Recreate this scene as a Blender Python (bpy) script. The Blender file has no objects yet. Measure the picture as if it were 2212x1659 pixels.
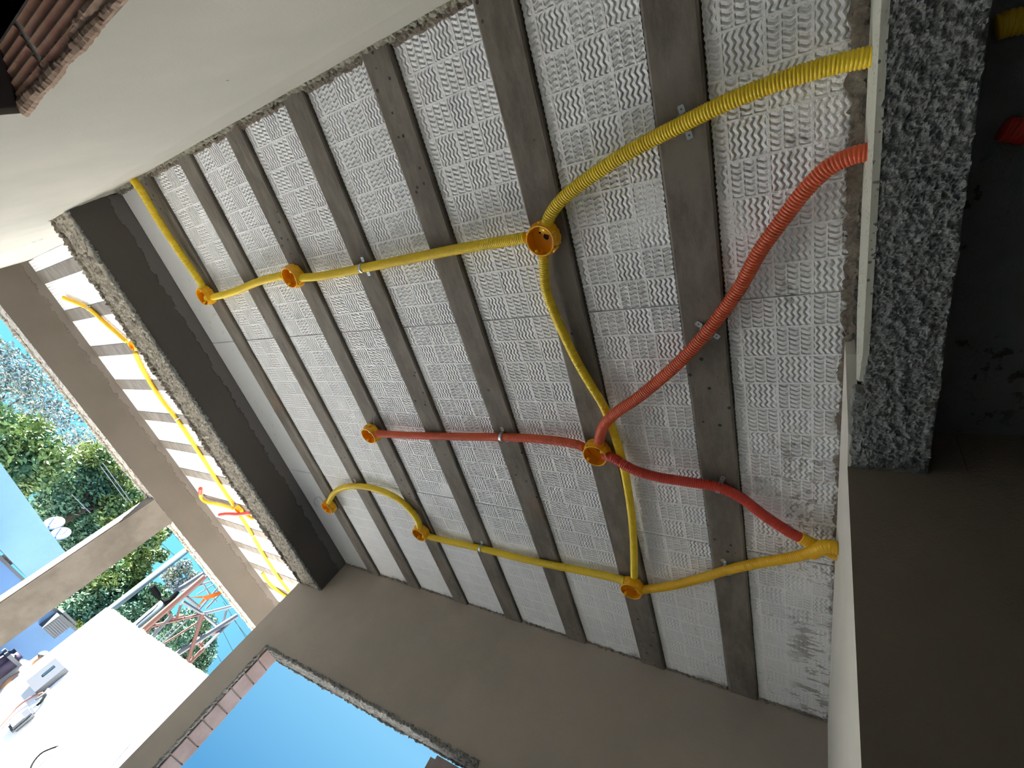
import bpy, bmesh, math, random
from math import sin, cos, pi, sqrt
from mathutils import Vector, Matrix, noise, Quaternion

# ------------------------------------------------------------------ camera
R = ((0.27309061, -0.83982569, 0.46916343),
     (0.8597578, -0.00571063, -0.51067006),
     (0.43155305, 0.54282612, 0.72048717))
F = 1021.318
CZ = 1.40                      # eye height above the floor
RX, RY, RZ = (Vector(r) for r in R)
CAMP = Vector((0, 0, CZ))
scene = bpy.context.scene
cam = bpy.data.cameras.new('camera')
cam_o = bpy.data.objects.new('camera', cam)
scene.collection.objects.link(cam_o)
m = Matrix((RX, -RY, -RZ)).transposed().to_4x4()
m.translation = CAMP
cam_o.matrix_world = m
cam.sensor_fit = 'HORIZONTAL'
cam.sensor_width = 36
cam.lens = F / 2212 * 36
cam.clip_start = 0.02
cam.clip_end = 500
scene.camera = cam_o

# ------------------------------------------------------------------ world, sun, exposure
scene.view_settings.view_transform = 'Standard'
scene.view_settings.look = 'None'
scene.view_settings.gamma = 1
scene.view_settings.exposure = 0.38
scene.view_settings.use_curve_mapping = False
SUN_DIR = Vector((-0.50, 0.42, 0.76)).normalized()
sun = bpy.data.lights.new('sun', 'SUN')
sun.energy = 62
sun.angle = math.radians(0.6)
sun.color = (1.0, 0.97, 0.93)
sun_o = bpy.data.objects.new('sun', sun)
scene.collection.objects.link(sun_o)
sun_o.rotation_euler = SUN_DIR.to_track_quat('Z', 'Y').to_euler()
sun_o.location = SUN_DIR * 20
world = bpy.data.worlds.new('sky')
scene.world = world
world.use_nodes = True
wn, wl = world.node_tree.nodes, world.node_tree.links
wn.clear()
w_out = wn.new('ShaderNodeOutputWorld')
w_bg = wn.new('ShaderNodeBackground')
w_geo = wn.new('ShaderNodeTexCoord')
w_sep = wn.new('ShaderNodeSeparateXYZ')
w_ramp = wn.new('ShaderNodeValToRGB')
w_mix = wn.new('ShaderNodeMix'); w_mix.data_type = 'RGBA'
w_map = wn.new('ShaderNodeMapRange')
wl.new(w_geo.outputs['Generated'], w_sep.inputs[0])
wl.new(w_sep.outputs['Z'], w_ramp.inputs[0])
e = w_ramp.color_ramp.elements
e[0].position = 0.0; e[0].color = (0.09, 0.31, 0.58, 1)
e[1].position = 0.45; e[1].color = (0.12, 0.34, 0.62, 1)
x = w_ramp.color_ramp.elements.new(0.17); x.color = (0.20, 0.50, 0.76, 1)
wl.new(w_sep.outputs['Y'], w_map.inputs['Value'])
w_map.inputs['From Min'].default_value = 0.775
w_map.inputs['From Max'].default_value = 0.86
wl.new(w_map.outputs[0], w_mix.inputs[0])
wl.new(w_ramp.outputs[0], w_mix.inputs[6])
w_mix.inputs[7].default_value = (0.20, 0.69, 0.99, 1)
wl.new(w_mix.outputs[2], w_bg.inputs[0])
w_bg.inputs[1].default_value = 1.0
wl.new(w_bg.outputs[0], w_out.inputs[0])
scene.cycles.use_denoising = True
scene.cycles.max_bounces = 10
scene.cycles.diffuse_bounces = 7
scene.cycles.sample_clamp_indirect = 12

# ------------------------------------------------------------------ pixel -> point on a real plane of the place
def ray(px, py):
    a, b, c = px - 1106, py - 829.5, F
    return Vector((RX[0]*a + RY[0]*b + RZ[0]*c, RX[1]*a + RY[1]*b + RZ[1]*c, RX[2]*a + RY[2]*b + RZ[2]*c))
def at(px, py, x=None, y=None, z=None):
    d = ray(px, py)
    if x is not None: d = d * (x / d.x)
    elif y is not None: d = d * (y / d.y)
    else: d = d * ((z - CZ) / d.z)
    return d + CAMP

# ------------------------------------------------------------------ materials
def new_mat(name, color, rough=0.8, spec=0.3, metal=0.0):
    mt = bpy.data.materials.new(name)
    mt.use_nodes = True
    b = mt.node_tree.nodes['Principled BSDF']
    b.inputs['Base Color'].default_value = (*color, 1)
    b.inputs['Roughness'].default_value = rough
    b.inputs['Specular IOR Level'].default_value = spec
    b.inputs['Metallic'].default_value = metal
    return mt

class N:
    """small expression builder on one material"""
    def __init__(s, mt):
        s.t = mt.node_tree; s.n = s.t.nodes; s.l = s.t.links
        s.b = s.n['Principled BSDF']
        g = s.n.new('ShaderNodeNewGeometry')
        sp = s.n.new('ShaderNodeSeparateXYZ')
        s.l.new(g.outputs['Position'], sp.inputs[0])
        s.P = g.outputs['Position']; s.X, s.Y, s.Z = sp.outputs
        s.Nz = None; s.g = g
    def _in(s, sock, v):
        if isinstance(v, (int, float)): sock.default_value = v
        elif isinstance(v, tuple): sock.default_value = (*v, 1) if len(v) == 3 else v
        else: s.l.new(v, sock)
    def m(s, op, a, b=0.0, c=0.0):
        n = s.n.new('ShaderNodeMath'); n.operation = op
        s._in(n.inputs[0], a); s._in(n.inputs[1], b)
        if len(n.inputs) > 2: s._in(n.inputs[2], c)
        return n.outputs[0]
    def add(s, a, b): return s.m('ADD', a, b)
    def sub(s, a, b): return s.m('SUBTRACT', a, b)
    def mul(s, a, b): return s.m('MULTIPLY', a, b)
    def step(s, v, lo, hi):
        n = s.n.new('ShaderNodeMapRange'); n.interpolation_type = 'SMOOTHSTEP'
        s._in(n.inputs['Value'], v); n.inputs['From Min'].default_value = lo; n.inputs['From Max'].default_value = hi
        return n.outputs[0]
    def noise(s, scale, detail=3, rough=0.55, stretch=None, dist=0.0):
        n = s.n.new('ShaderNodeTexNoise')
        n.inputs['Scale'].default_value = scale; n.inputs['Detail'].default_value = detail
        n.inputs['Roughness'].default_value = rough; n.inputs['Distortion'].default_value = dist
        if stretch:
            mp = s.n.new('ShaderNodeMapping'); mp.inputs['Scale'].default_value = stretch
            s.l.new(s.P, mp.inputs[0]); s.l.new(mp.outputs[0], n.inputs['Vector'])
        else: s.l.new(s.P, n.inputs['Vector'])
        return n.outputs['Fac']
    def vor(s, scale, feature='F1'):
        n = s.n.new('ShaderNodeTexVoronoi'); n.feature = feature
        n.inputs['Scale'].default_value = scale
        s.l.new(s.P, n.inputs['Vector'])
        return n.outputs['Distance']
    def mix(s, f, a, b):
        n = s.n.new('ShaderNodeMix'); n.data_type = 'RGBA'
        s._in(n.inputs[0], f); s._in(n.inputs[6], a); s._in(n.inputs[7], b)
        return n.outputs[2]
    def color(s, c): s.l.new(c, s.b.inputs['Base Color'])
    def bump(s, h, dist=0.004, strength=1.0):
        n = s.n.new('ShaderNodeBump'); n.inputs['Distance'].default_value = dist
        n.inputs['Strength'].default_value = strength
        s.l.new(h, n.inputs['Height'])
        s.l.new(n.outputs[0], s.b.inputs['Normal'])

def m_plaster(name, c1, c2, scale=2.2, fine=0.0006, pits=0.0):
    mt = new_mat(name, c1, 0.9, 0.1); k = N(mt)
    f = k.step(k.noise(scale, 4, 0.6, (1, 1, 1)), 0.35, 0.68)
    col = k.mix(f, c1, c2)
    if pits:
        p = k.step(k.vor(9), 0.05, 0.035)
        p = k.mul(p, k.step(k.noise(5, 2), 0.55, 0.62))
        col = k.mix(k.mul(p, pits), col, (0.10, 0.09, 0.07))
    k.color(col)
    k.bump(k.add(k.noise(160, 3), k.mul(k.noise(12, 2), 2.0)), fine)
    return mt

M = {}
# foam infill blocks with the pressed chequer of wavy grooves
def foam_mat():
    mt = new_mat('pressed_foam', (0.84, 0.86, 0.88), 0.62, 0.35); k = N(mt)
    yl = k.m('FLOORED_MODULO', k.sub(k.Y, 0.3485), 0.4245)
    u = k.m('DIVIDE', yl, 0.0876); v = k.m('DIVIDE', k.X, 0.0905)
    cu = k.m('FLOOR', u); cv = k.m('FLOOR', v)
    ch = k.m('FLOORED_MODULO', k.add(cu, cv), 2.0)
    fu = k.m('FRACT', u); fv = k.m('FRACT', v)
    wA = k.m('SINE', k.mul(k.X, 2*pi/0.023))
    a = k.m('SINE', k.add(k.mul(k.Y, 2*pi/0.0146), k.mul(wA, 1.15)))
    wB = k.m('SINE', k.mul(k.Y, 2*pi/0.0292))
    b = k.m('SINE', k.add(k.mul(k.X, 2*pi/0.0150), k.mul(wB, 1.1)))
    dash = k.m('ABSOLUTE', k.m('SINE', k.mul(fu, 3*pi)))
    eu = k.step(k.m('ABSOLUTE', k.sub(fu, 0.5)), 0.48, 0.43)
    ev = k.step(k.m('ABSOLUTE', k.sub(fv, 0.5)), 0.48, 0.43)
    mask = k.mul(eu, ev)
    a = k.m('POWER', k.add(k.mul(a, 0.5), 0.5), 0.75); b = k.m('POWER', k.add(k.mul(b, 0.5), 0.5), 0.75)
    b = k.sub(1.0, k.mul(k.sub(1.0, b), k.step(dash, 0.12, 0.45)))
    h = k.mul(k.sub(k.add(k.mul(a, ch), k.mul(b, k.sub(1.0, ch))), 1.0), mask)
    # places where the pressing is faint
    faint = k.step(k.noise(2.3, 3), 0.30, 0.44)
    faint = k.mul(faint, k.step(k.noise(9, 2), 0.20, 0.36))
    h = k.mul(h, k.add(k.mul(faint, 0.8), 0.2))
    # first strip by the porch beam and the strips' far ends are pressed lightly
    soft = k.step(k.add(k.Y, k.mul(k.noise(7, 2), 0.1)), 2.98, 2.90)
    soft2 = k.step(k.add(k.X, k.mul(k.noise(5, 2), 0.5)), 2.35, 1.9)
    h = k.mul(h, k.mul(soft, k.add(k.mul(soft2, 0.6), 0.4)))
    h = k.add(h, k.mul(k.noise(260, 2), 0.30))
    k.bump(h, 0.0070, 1.0)
    # beads, mortar drips and splashes
    n1 = k.noise(34, 3, 0.6, (1, 1, 1))
    spl = k.step(n1, 0.62, 0.66)
    zone = k.step(k.noise(1.7, 2), 0.50, 0.62)
    right = k.step(k.Y, 0.26, 0.05)
    z1 = k.mul(spl, k.m('MULTIPLY', zone, k.add(k.mul(right, 0.75), 0.18)))
    edge = k.step(k.add(k.Y, k.mul(k.noise(16, 4, 0.7), 0.11)), 0.020, -0.010)
    edge2 = k.step(k.add(k.sub(2.515, k.X), k.mul(k.noise(13, 4, 0.7), 0.16)), 0.115, 0.075)
    big = k.mul(k.step(k.noise(5.5, 4, 0.7), 0.61, 0.65), right)
    far = k.mul(k.step(k.X, 1.75, 2.0), k.step(k.add(k.Y, k.mul(k.noise(9, 3), 0.16)), 0.20, 0.12))
    smear = k.mul(k.step(k.noise(13, 4, 0.7, (1.6, 0.55, 1)), 0.52, 0.57), far)
    spots = k.mul(k.mul(k.step(k.noise(46, 2, 0.5), 0.585, 0.62), k.step(k.m('ABSOLUTE', k.sub(k.X, 1.32)), 0.42, 0.20)), right)
    big = k.m('MAXIMUM', big, k.m('MAXIMUM', k.mul(smear, 1.2), spots))
    dirt = k.m('MAXIMUM', k.m('MAXIMUM', z1, k.mul(edge, 0.85)), k.m('MAXIMUM', k.mul(edge2, 0.5), k.mul(big, 0.55)))
    warm = k.mix(k.mul(k.step(k.noise(3.3, 2), 0.45, 0.7), 0.35), (0.93, 0.945, 0.965), (0.89, 0.885, 0.89))
    k.color(k.mix(dirt, warm, (0.23, 0.20, 0.17)))
    return mt
M['foam'] = foam_mat()

def foam_plain():
    mt = new_mat('ribbed_foam', (0.86, 0.87, 0.88), 0.6, 0.3); k = N(mt)
    k.bump(k.add(k.m('SINE', k.mul(k.X, 2*pi/0.028)), k.noise(200, 2)), 0.003, 0.6)
    return mt
M['foam_porch'] = foam_plain()
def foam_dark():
    mt = new_mat('shaded_splashed_foam', (0.5, 0.5, 0.5), 0.7, 0.3); k = N(mt)
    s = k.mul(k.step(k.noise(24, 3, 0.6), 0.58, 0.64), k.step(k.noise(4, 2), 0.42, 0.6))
    k.color(k.mix(s, (0.20, 0.205, 0.215), (0.05, 0.045, 0.04)))  # white foam greyed to carry the dim room's shade; dark blotches are mortar
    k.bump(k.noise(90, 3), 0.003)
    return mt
M['foam_dark'] = foam_dark()

def joist_mat(name, a, b):
    mt = new_mat(name, a, 0.75, 0.25); k = N(mt)
    f = k.step(k.noise(7, 6, 0.75, (0.6, 1.8, 1)), 0.34, 0.66)
    col = k.mix(f, a, b)
    scr = k.step(k.noise(30, 3, 0.6, (0.12, 2.0, 1)), 0.66, 0.74)
    col = k.mix(k.mul(scr, 0.35), col, (0.36, 0.34, 0.31))
    pit = k.mul(k.step(k.vor(26), 0.16, 0.11), k.step(k.noise(3.0, 2), 0.54, 0.60))
    col = k.mix(k.mul(pit, 0.85), col, (0.03, 0.027, 0.022))
    rust = k.mul(k.step(k.noise(4.2, 2), 0.66, 0.74), 0.25)
    col = k.mix(rust, col, (0.25, 0.13, 0.07))
    k.color(col)
    k.bump(k.sub(k.noise(70, 4), k.mul(pit, 2.0)), 0.0016)
    return mt
M['joist'] = joist_mat('precast_concrete', (0.138, 0.121, 0.100), (0.225, 0.202, 0.172))
M['cream'] = m_plaster('cream_wall_plaster', (0.425, 0.42, 0.375), (0.475, 0.465, 0.415), 1.6, 0.0006, 0.7)
M['brown'] = m_plaster('float_finished_mortar', (0.345, 0.305, 0.265), (0.395, 0.345, 0.300), 1.5, 0.0012, 0.0)
M['strip'] = m_plaster('pale_wall_plaster', (0.60, 0.58, 0.51), (0.66, 0.64, 0.57), 2.0, 0.0008, 0.0)

def banded(name, body, band, axis_z, depth, amp, dark):
    """mortar face whose upper rim was left unfinished: ragged border under the ceiling"""
    mt = new_mat(name, body, 0.9, 0.1); k = N(mt)
    f = k.step(k.noise(1.8, 3), 0.3, 0.7)
    col = k.mix(f, body, tuple(c*1.12 for c in body))
    d = k.sub(axis_z, k.Z)
    d = k.sub(d, k.mul(k.sub(k.noise(11, 5, 0.7), 0.5), amp))
    inside = k.step(d, depth+0.004, depth-0.004)
    rim = k.mul(k.step(d, depth+0.045, depth), k.step(k.noise(17, 4, 0.7), 0.42, 0.54))
    col = k.mix(k.mul(rim, 0.75), col, dark)
    col = k.mix(inside, col, band)
    k.color(col)
    k.bump(k.add(k.noise(120, 3), k.mul(inside, -3.0)), 0.0014)
    return mt
M['beam_face'] = banded('dark_beam_mortar', (0.090, 0.083, 0.078), (0.155, 0.148, 0.148), 2.76, 0.055, 0.10, (0.10, 0.09, 0.08))
M['fascia'] = banded('porch_beam_mortar', (0.110, 0.095, 0.078), (0.148, 0.129, 0.112), 3.18, 0.07, 0.18, (0.13, 0.11, 0.09))

def rough_concrete(name, a, b, s=60, dist=0.006):
    mt = new_mat(name, a, 0.95, 0.1); k = N(mt)
    f = k.step(k.noise(s*0.35, 5, 0.7), 0.35, 0.7)
    col = k.mix(f, a, b)
    d = k.step(k.noise(s*0.9, 3, 0.6), 0.40, 0.30)
    col = k.mix(k.mul(d, 0.7), col, tuple(c*0.4 for c in a))
    k.color(col)
    k.bump(k.noise(s, 5, 0.7), dist)
    return mt
M['rough'] = rough_concrete('rough_cast_concrete', (0.25, 0.26, 0.25), (0.37, 0.385, 0.37), 110, 0.009)
M['rough_brown'] = rough_concrete('chipped_mortar', (0.30, 0.27, 0.225), (0.46, 0.42, 0.35), 90, 0.006)
M['crust_dark'] = rough_concrete('broken_mortar_edge', (0.20, 0.165, 0.14), (0.34, 0.31, 0.25), 120, 0.005)
M['lip'] = rough_concrete('speckled_mortar_lip', (0.34, 0.33, 0.26), (0.50, 0.49, 0.40), 110, 0.006)
M['column'] = m_plaster('column_concrete', (0.130, 0.114, 0.095), (0.185, 0.163, 0.138), 3.5, 0.0015, 0.0)
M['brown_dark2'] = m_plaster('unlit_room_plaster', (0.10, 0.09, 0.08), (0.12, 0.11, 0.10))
def brick_mat(name, a, b, s=8):
    mt = new_mat(name, a, 0.9, 0.1); k = N(mt)
    f = k.step(k.noise(s, 4, 0.6), 0.35, 0.65)
    k.color(k.mix(f, a, b)); k.bump(k.noise(90, 4), 0.002)
    return mt
M['brick'] = brick_mat('clay_brick', (0.26, 0.135, 0.10), (0.34, 0.21, 0.15))
M['brick_pale'] = brick_mat('mortar_smeared_brick', (0.34, 0.235, 0.175), (0.42, 0.31, 0.24), 14)
M['brick_grey'] = brick_mat('dusty_clay_brick', (0.27, 0.205, 0.20), (0.34, 0.28, 0.275), 6)
M['mortar'] = rough_concrete('grey_mortar', (0.20, 0.20, 0.19), (0.30, 0.29, 0.27), 80, 0.004)
M['dark'] = new_mat('void_and_shade_black', (0.035, 0.03, 0.03), 1.0, 0.0)  # voids and holes, and the shade painted onto the door jamb
M['floor'] = m_plaster('dusty_screed', (0.60, 0.58, 0.55), (0.68, 0.66, 0.63), 1.2, 0.002)
M['ground'] = m_plaster('dry_pale_soil', (0.52, 0.50, 0.47), (0.60, 0.58, 0.545), 0.6, 0.004)
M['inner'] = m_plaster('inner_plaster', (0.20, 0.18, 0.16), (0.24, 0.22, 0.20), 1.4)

def plastic(name, c, rough=0.35, trans=0.0):
    mt = new_mat(name, c, rough, 0.5)
    b = mt.node_tree.nodes['Principled BSDF']
    b.inputs['Subsurface Weight'].default_value = 0.0
    k = N(mt)
    f = k.step(k.noise(6, 3), 0.35, 0.7)
    k.color(k.mix(f, c, tuple(min(1, v*1.12) for v in c)))
    return mt
M['yellow'] = plastic('yellow_conduit_plastic', (0.93, 0.66, 0.022), 0.33)
M['yellow_deep'] = plastic('amber_conduit_plastic', (0.88, 0.52, 0.015), 0.35)
M['red'] = plastic('orange_red_conduit_plastic', (0.74, 0.120, 0.045), 0.38)
M['red_deep'] = plastic('red_conduit_plastic', (0.62, 0.05, 0.028), 0.38)
M['box'] = plastic('orange_box_plastic', (0.92, 0.47, 0.010), 0.30)
M['zinc'] = new_mat('zinc_plated_steel', (0.62, 0.68, 0.72), 0.28, 0.5, 1.0)
M['wire'] = new_mat('steel_wire', (0.25, 0.25, 0.25), 0.5, 0.4, 0.8)

# ------------------------------------------------------------------ helpers
COL = scene.collection
def link(name, me, mat=None, parent=None, smooth=False):
    o = bpy.data.objects.new(name, me)
    COL.objects.link(o)
    if mat is not None: me.materials.append(mat)
    if smooth:
        for p in me.polygons: p.use_smooth = True
    if parent is not None:
        o.parent = parent
        o.matrix_parent_inverse = Matrix.Identity(4)
        w, q = Vector(), parent
        while q is not None: w += q.location; q = q.parent
        o.location = -w
    return o
def obj(name, bm, mat=None, parent=None, smooth=False, origin=None):
    me = bpy.data.meshes.new(name)
    if origin is not None:
        bmesh.ops.translate(bm, verts=bm.verts, vec=-Vector(origin))
    bm.to_mesh(me); bm.free()
    o = link(name, me, mat, parent, smooth)
    if origin is not None:
        o.location = Vector(origin) + (o.location if parent is not None else Vector())
    return o
def thing(name, label, cat, loc=(0, 0, 0), group=None):
    o = bpy.data.objects.new(name, None); COL.objects.link(o)
    o.location = loc; o.empty_display_size = 0.05
    return tag(o, label, cat, group)
def tag(o, label, cat, group=None):
    o['label'] = label; o['category'] = cat
    if group: o['group'] = group
    return o
def struct(o, label=None, cat=None):
    o['kind'] = 'structure'
    if label: o['label'] = label
    if cat: o['category'] = cat
    return o
def box(bm, x0, x1, y0, y1, z0, z1):
    vs = [bm.verts.new((x, y, z)) for x in (x0, x1) for y in (y0, y1) for z in (z0, z1)]
    for f in ((0, 1, 3, 2), (4, 6, 7, 5), (0, 4, 5, 1), (2, 3, 7, 6), (0, 2, 6, 4), (1, 5, 7, 3)):
        bm.faces.new([vs[i] for i in f])
    return vs
def fix(bm):
    bmesh.ops.recalc_face_normals(bm, faces=bm.faces)
    return bm
def boxes(*bs):
    bm = bmesh.new()
    for b in bs: box(bm, *b)
    return fix(bm)
def prism(bm, pts, vec):
    """closed polygon extruded along vec"""
    vec = Vector(vec)
    a = [bm.verts.new(p) for p in pts]
    b = [bm.verts.new(Vector(p)+vec) for p in pts]
    bm.faces.new(a); bm.faces.new(list(reversed(b)))
    n = len(a)
    for i in range(n): bm.faces.new((a[i], a[(i+1) % n], b[(i+1) % n], b[i]))
def spline(pts, step):
    """Catmull-Rom through pts, resampled at even distance"""
    P = [Vector(p) for p in pts]
    P = [P[0]*2-P[1]] + P + [P[-1]*2-P[-2]]
    dense = []
    for i in range(1, len(P)-2):
        p0, p1, p2, p3 = P[i-1:i+3]
        n = max(6, int((p2-p1).length/step*1.5))
        for j in range(n):
            t = j/n
            dense.append(0.5*((2*p1) + (p2-p0)*t + (2*p0-5*p1+4*p2-p3)*t*t + (3*p1-p0-3*p2+p3)*t**3))
    dense.append(P[-2].copy())
    out = [dense[0]]; acc = 0
    L = sum((dense[i+1]-dense[i]).length for i in range(len(dense)-1))
    n = max(3, round(L/step)); st = L/n; acc = 0
    for i in range(len(dense)-1):
        seg = (dense[i+1]-dense[i]).length
        while acc+seg >= st*len(out)-1e-9 and len(out) < n:
            t = (st*len(out)-acc)/max(seg, 1e-9)
            out.append(dense[i].lerp(dense[i+1], t))
        acc += seg
    out.append(dense[-1])
    return out
def sweep(bm, path, radii, sides=12, cap=True):
    n = len(path)
    up = Vector((0, 0, 1))
    t0 = (path[1]-path[0]).normalized()
    u = t0.cross(up)
    if u.length < 1e-3: u = t0.cross(Vector((1, 0, 0)))
    u.normalize()
    rings = []
    for i, p in enumerate(path):
        t = (path[min(i+1, n-1)]-path[max(i-1, 0)]).normalized()
        u = (u - t*u.dot(t)).normalized(); w = t.cross(u)
        r = radii[i] if isinstance(radii, (list, tuple)) else radii
        rings.append([bm.verts.new(p + (u*cos(2*pi*k/sides)+w*sin(2*pi*k/sides))*r) for k in range(sides)])
    for i in range(n-1):
        for k in range(sides):
            bm.faces.new((rings[i][k], rings[i][(k+1) % sides], rings[i+1][(k+1) % sides], rings[i+1][k]))
    if cap:
        bm.faces.new(list(reversed(rings[0]))); bm.faces.new(rings[-1])
def corrugated(pts, r, pitch=0.0074, sides=16, depth=0.0026):
    path = spline(pts, pitch/4)
    rad = [r-depth/2*(1-cos(2*pi*i/4)) if i % 4 else r-depth for i in range(len(path))]
    prof = (r-depth, r-depth*0.15, r, r-depth*0.15)
    rad = [prof[i % 4] for i in range(len(path))]
    bm = bmesh.new(); sweep(bm, path, rad, sides)
    return fix(bm)
def fbm(v, s=1.0, o=4):
    return noise.fractal(Vector(v)*s, 0.6, 2.1, o)
def rough_rect(o, ux, uy, nrm, lx, ly, step, amp, seed, edge=0.006, thick=0.02, scale=38):
    """lumpy rectangular skin with ragged edges; o corner, ux/uy unit axes, nrm outward"""
    o, ux, uy, nrm = map(Vector, (o, ux, uy, nrm))
    nx, ny = max(2, int(lx/step)), max(2, int(ly/step))
    bm = bmesh.new(); g = []
    sd = Vector((seed*13.1, seed*7.7, seed*3.3))
    for i in range(nx+1):
        row = []
        for j in range(ny+1):
            p = o + ux*(lx*i/nx) + uy*(ly*j/ny)
            h = amp*(fbm(p+sd, scale, 4) + 0.5*fbm(p+sd, scale*3, 2))
            q = p + nrm*h
            if j == 0: q = p - nrm*thick - uy*0.0
            if j == ny: q = p - nrm*thick
            if i in (0, nx): q = p - nrm*thick
            e = edge*fbm(p*1.0+sd*2, 30, 4)
            if j <= 1: q += uy*e
            if j >= ny-1: q += uy*edge*fbm(p-sd, 30, 4)
            if i <= 1 or i >= nx-1: q += ux*e
            row.append(bm.verts.new(q))
        g.append(row)
    for i in range(nx):
        for j in range(ny):
            bm.faces.new((g[i][j], g[i+1][j], g[i+1][j+1], g[i][j+1]))
    return fix(bm)
def crust(a, b, r, amp, seed, step=0.008, sides=9, flat=(1, 1, 1)):
    """broken ridge of mortar along a line"""
    a, b = Vector(a), Vector(b); L = (b-a).length; n = max(4, int(L/step))
    t = (b-a).normalized(); u = t.cross(Vector((0, 0, 1)))
    u = u.normalized() if u.length > 1e-3 else Vector((1, 0, 0))
    w = t.cross(u); bm = bmesh.new(); rings = []
    for i in range(n+1):
        c = a.lerp(b, i/n); ring = []
        big = 1+0.7*noise.noise(Vector((i*step*9, seed*5.3, 0)))
        for k in range(sides):
            an = 2*pi*k/sides
            d = u*cos(an)+w*sin(an)
            q = c + Vector(d[j]*flat[j] for j in range(3))*r*big
            rr = amp*noise.fractal((q+Vector((seed, 0, 0)))*70, 0.5, 2, 3)
            ring.append(bm.verts.new(q + d*rr))
        rings.append(ring)
    for i in range(n):
        for k in range(sides):
            bm.faces.new((rings[i][k], rings[i][(k+1) % sides], rings[i+1][(k+1) % sides], rings[i+1][k]))
    bm.faces.new(list(reversed(rings[0]))); bm.faces.new(rings[-1])
    return fix(bm)

# ================================================================== THE SETTING
H = 2.76                       # joist bottoms
FO = H + 0.013                 # foam bottoms
XW = 2.515                     # room face of the window wall
XC = -0.385                    # cream wall at the ceiling
# floors and ground
struct(obj('floor', boxes((-3.4, 2.66, -3.2, 3.43, -0.15, 0), (-0.35, 5.0, 3.43, 6.92, -0.15, -0.001)), M['floor']))
struct(obj('ground', boxes((-60, 70, -60, 90, -0.72, -0.6)), M['ground']), 'pale dry ground around the house', 'ground')
struct(obj('foundation', boxes((-3.4, 2.655, -3.2, 3.43, -0.6, -0.15), (-0.35, 5.0, 3.43, 6.90, -0.6, -0.15)), M['rough_brown']))

# ---- ceiling of the room: joists and pressed foam blocks between them
ceiling = bpy.data.objects.new('ceiling', None); COL.objects.link(ceiling); struct(ceiling)
obj('slab', boxes((-3.4, 2.66, -3.2, 3.45, H+0.10, H+0.30)), M['dark'], ceiling)
JY = [(0.224, 0.347), (0.647, 0.770), (1.084, 1.200), (1.508, 1.628), (1.928, 2.042), (2.350, 2.466), (2.770, 2.885)]
for a, b in JY:
    bm = bmesh.new()
    y0, y1 = a, b; t = 0.006
    prism(bm, [(-0.42, y0, H+0.004), (-0.42, y0+t, H), (-0.42, y1-t, H), (-0.42, y1, H+0.004), (-0.42, y1, H+0.05), (-0.42, y0, H+0.05)], (XW+0.42+0.01, 0, 0))
    obj('concrete_joist', fix(bm), M['joist'], ceiling)
XS = [-0.46, 0.543, 1.546, XW+0.005]
rnd = random.Random(4)
def foam_block(x0, x1, y0, y1, z, jag=0.0022, up=0.09, rag0=0.0):
    """block outline with the saw-toothed long edges of the pressed foam"""
    pts = []
    n = int((x1-x0)/0.0073)
    for i in range(n+1):
        xx = x0+(x1-x0)*i/n
        pts.append((xx, y0+(jag if i % 2 else -jag*0.2)+rnd.uniform(-.0007, .0007), z))
    for i in range(n, -1, -1):
        xx = x0+(x1-x0)*i/n
        pts.append((xx, y1-(jag if i % 2 else -jag*0.2)+rnd.uniform(-.0007, .0007), z))
    bm = bmesh.new(); prism(bm, pts, (0, 0, up)); return fix(bm)
gaps = [(-0.088, 0.221)] + [(JY[i][1]+0.004, JY[i+1][0]-0.005) for i in range(6)] + [(2.889, 3.165)]
for gi, (y0, y1) in enumerate(gaps):
    for bi in range(3):
        dx = rnd.uniform(-0.008, 0.008) if 0 < bi else 0
        g = 0.0022
        x0, x1 = XS[bi]+g, XS[bi+1]-g
        z = FO + rnd.uniform(0, 0.003)
        obj('foam_block', foam_block(x0, x1, y0, y1, z), M['foam'], ceiling)
# broken mortar where the ceiling meets the walls
obj('mortar_edge', crust((XC+0.008, -0.3, H+0.010), (XC+0.008, 3.19, H+0.010), 0.014, 0.010, 1, flat=(1.3, 1, .5)), M['crust_dark'], ceiling)
for i, (a, b) in enumerate([(0.36, 0.64), (0.78, 1.08), (1.21, 1.50), (1.64, 1.92), (2.05, 2.34), (2.475, 2.76), (2.89, 3.17)]):
    obj('mortar_edge', rough_rect((XC-0.01, a, FO-0.004), (1, 0, 0), (0, 1, 0), (0, 0, -1), 0.045 if i else 0.05, b-a, 0.006, 0.002, 20+i, 0.008, 0.012, 60), M['crust_dark'], ceiling)
obj('mortar_edge', crust((XW-0.002, -0.05, H+0.012), (XW-0.002, 3.18, H+0.012), 0.009, 0.009, 2, flat=(1.0, 1, .6)), M['crust_dark'], ceiling)
obj('mortar_edge', rough_rect((-0.40, -0.088, FO-0.003), (1, 0, 0), (0, 1, 0), (0, 0, -1), 2.9, 0.040, 0.006, 0.003, 33, 0.014, 0.012, 50), M['crust_dark'], ceiling)
obj('mortar_edge', crust((XC+0.004, -0.2, H-0.004), (XC+0.004, 3.17, H-0.004), 0.009, 0.012, 61, step=0.006, flat=(1.2, 1, .9)), M['lip'], ceiling)
# ceiling of the dark room beside, the room's shade put into the foam colour
obj('shaded_foam_ceiling', boxes((-3.3, 0.955, -3.2, -0.23, H+0.0, H+0.08)), M['foam_dark'], ceiling)

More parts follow.
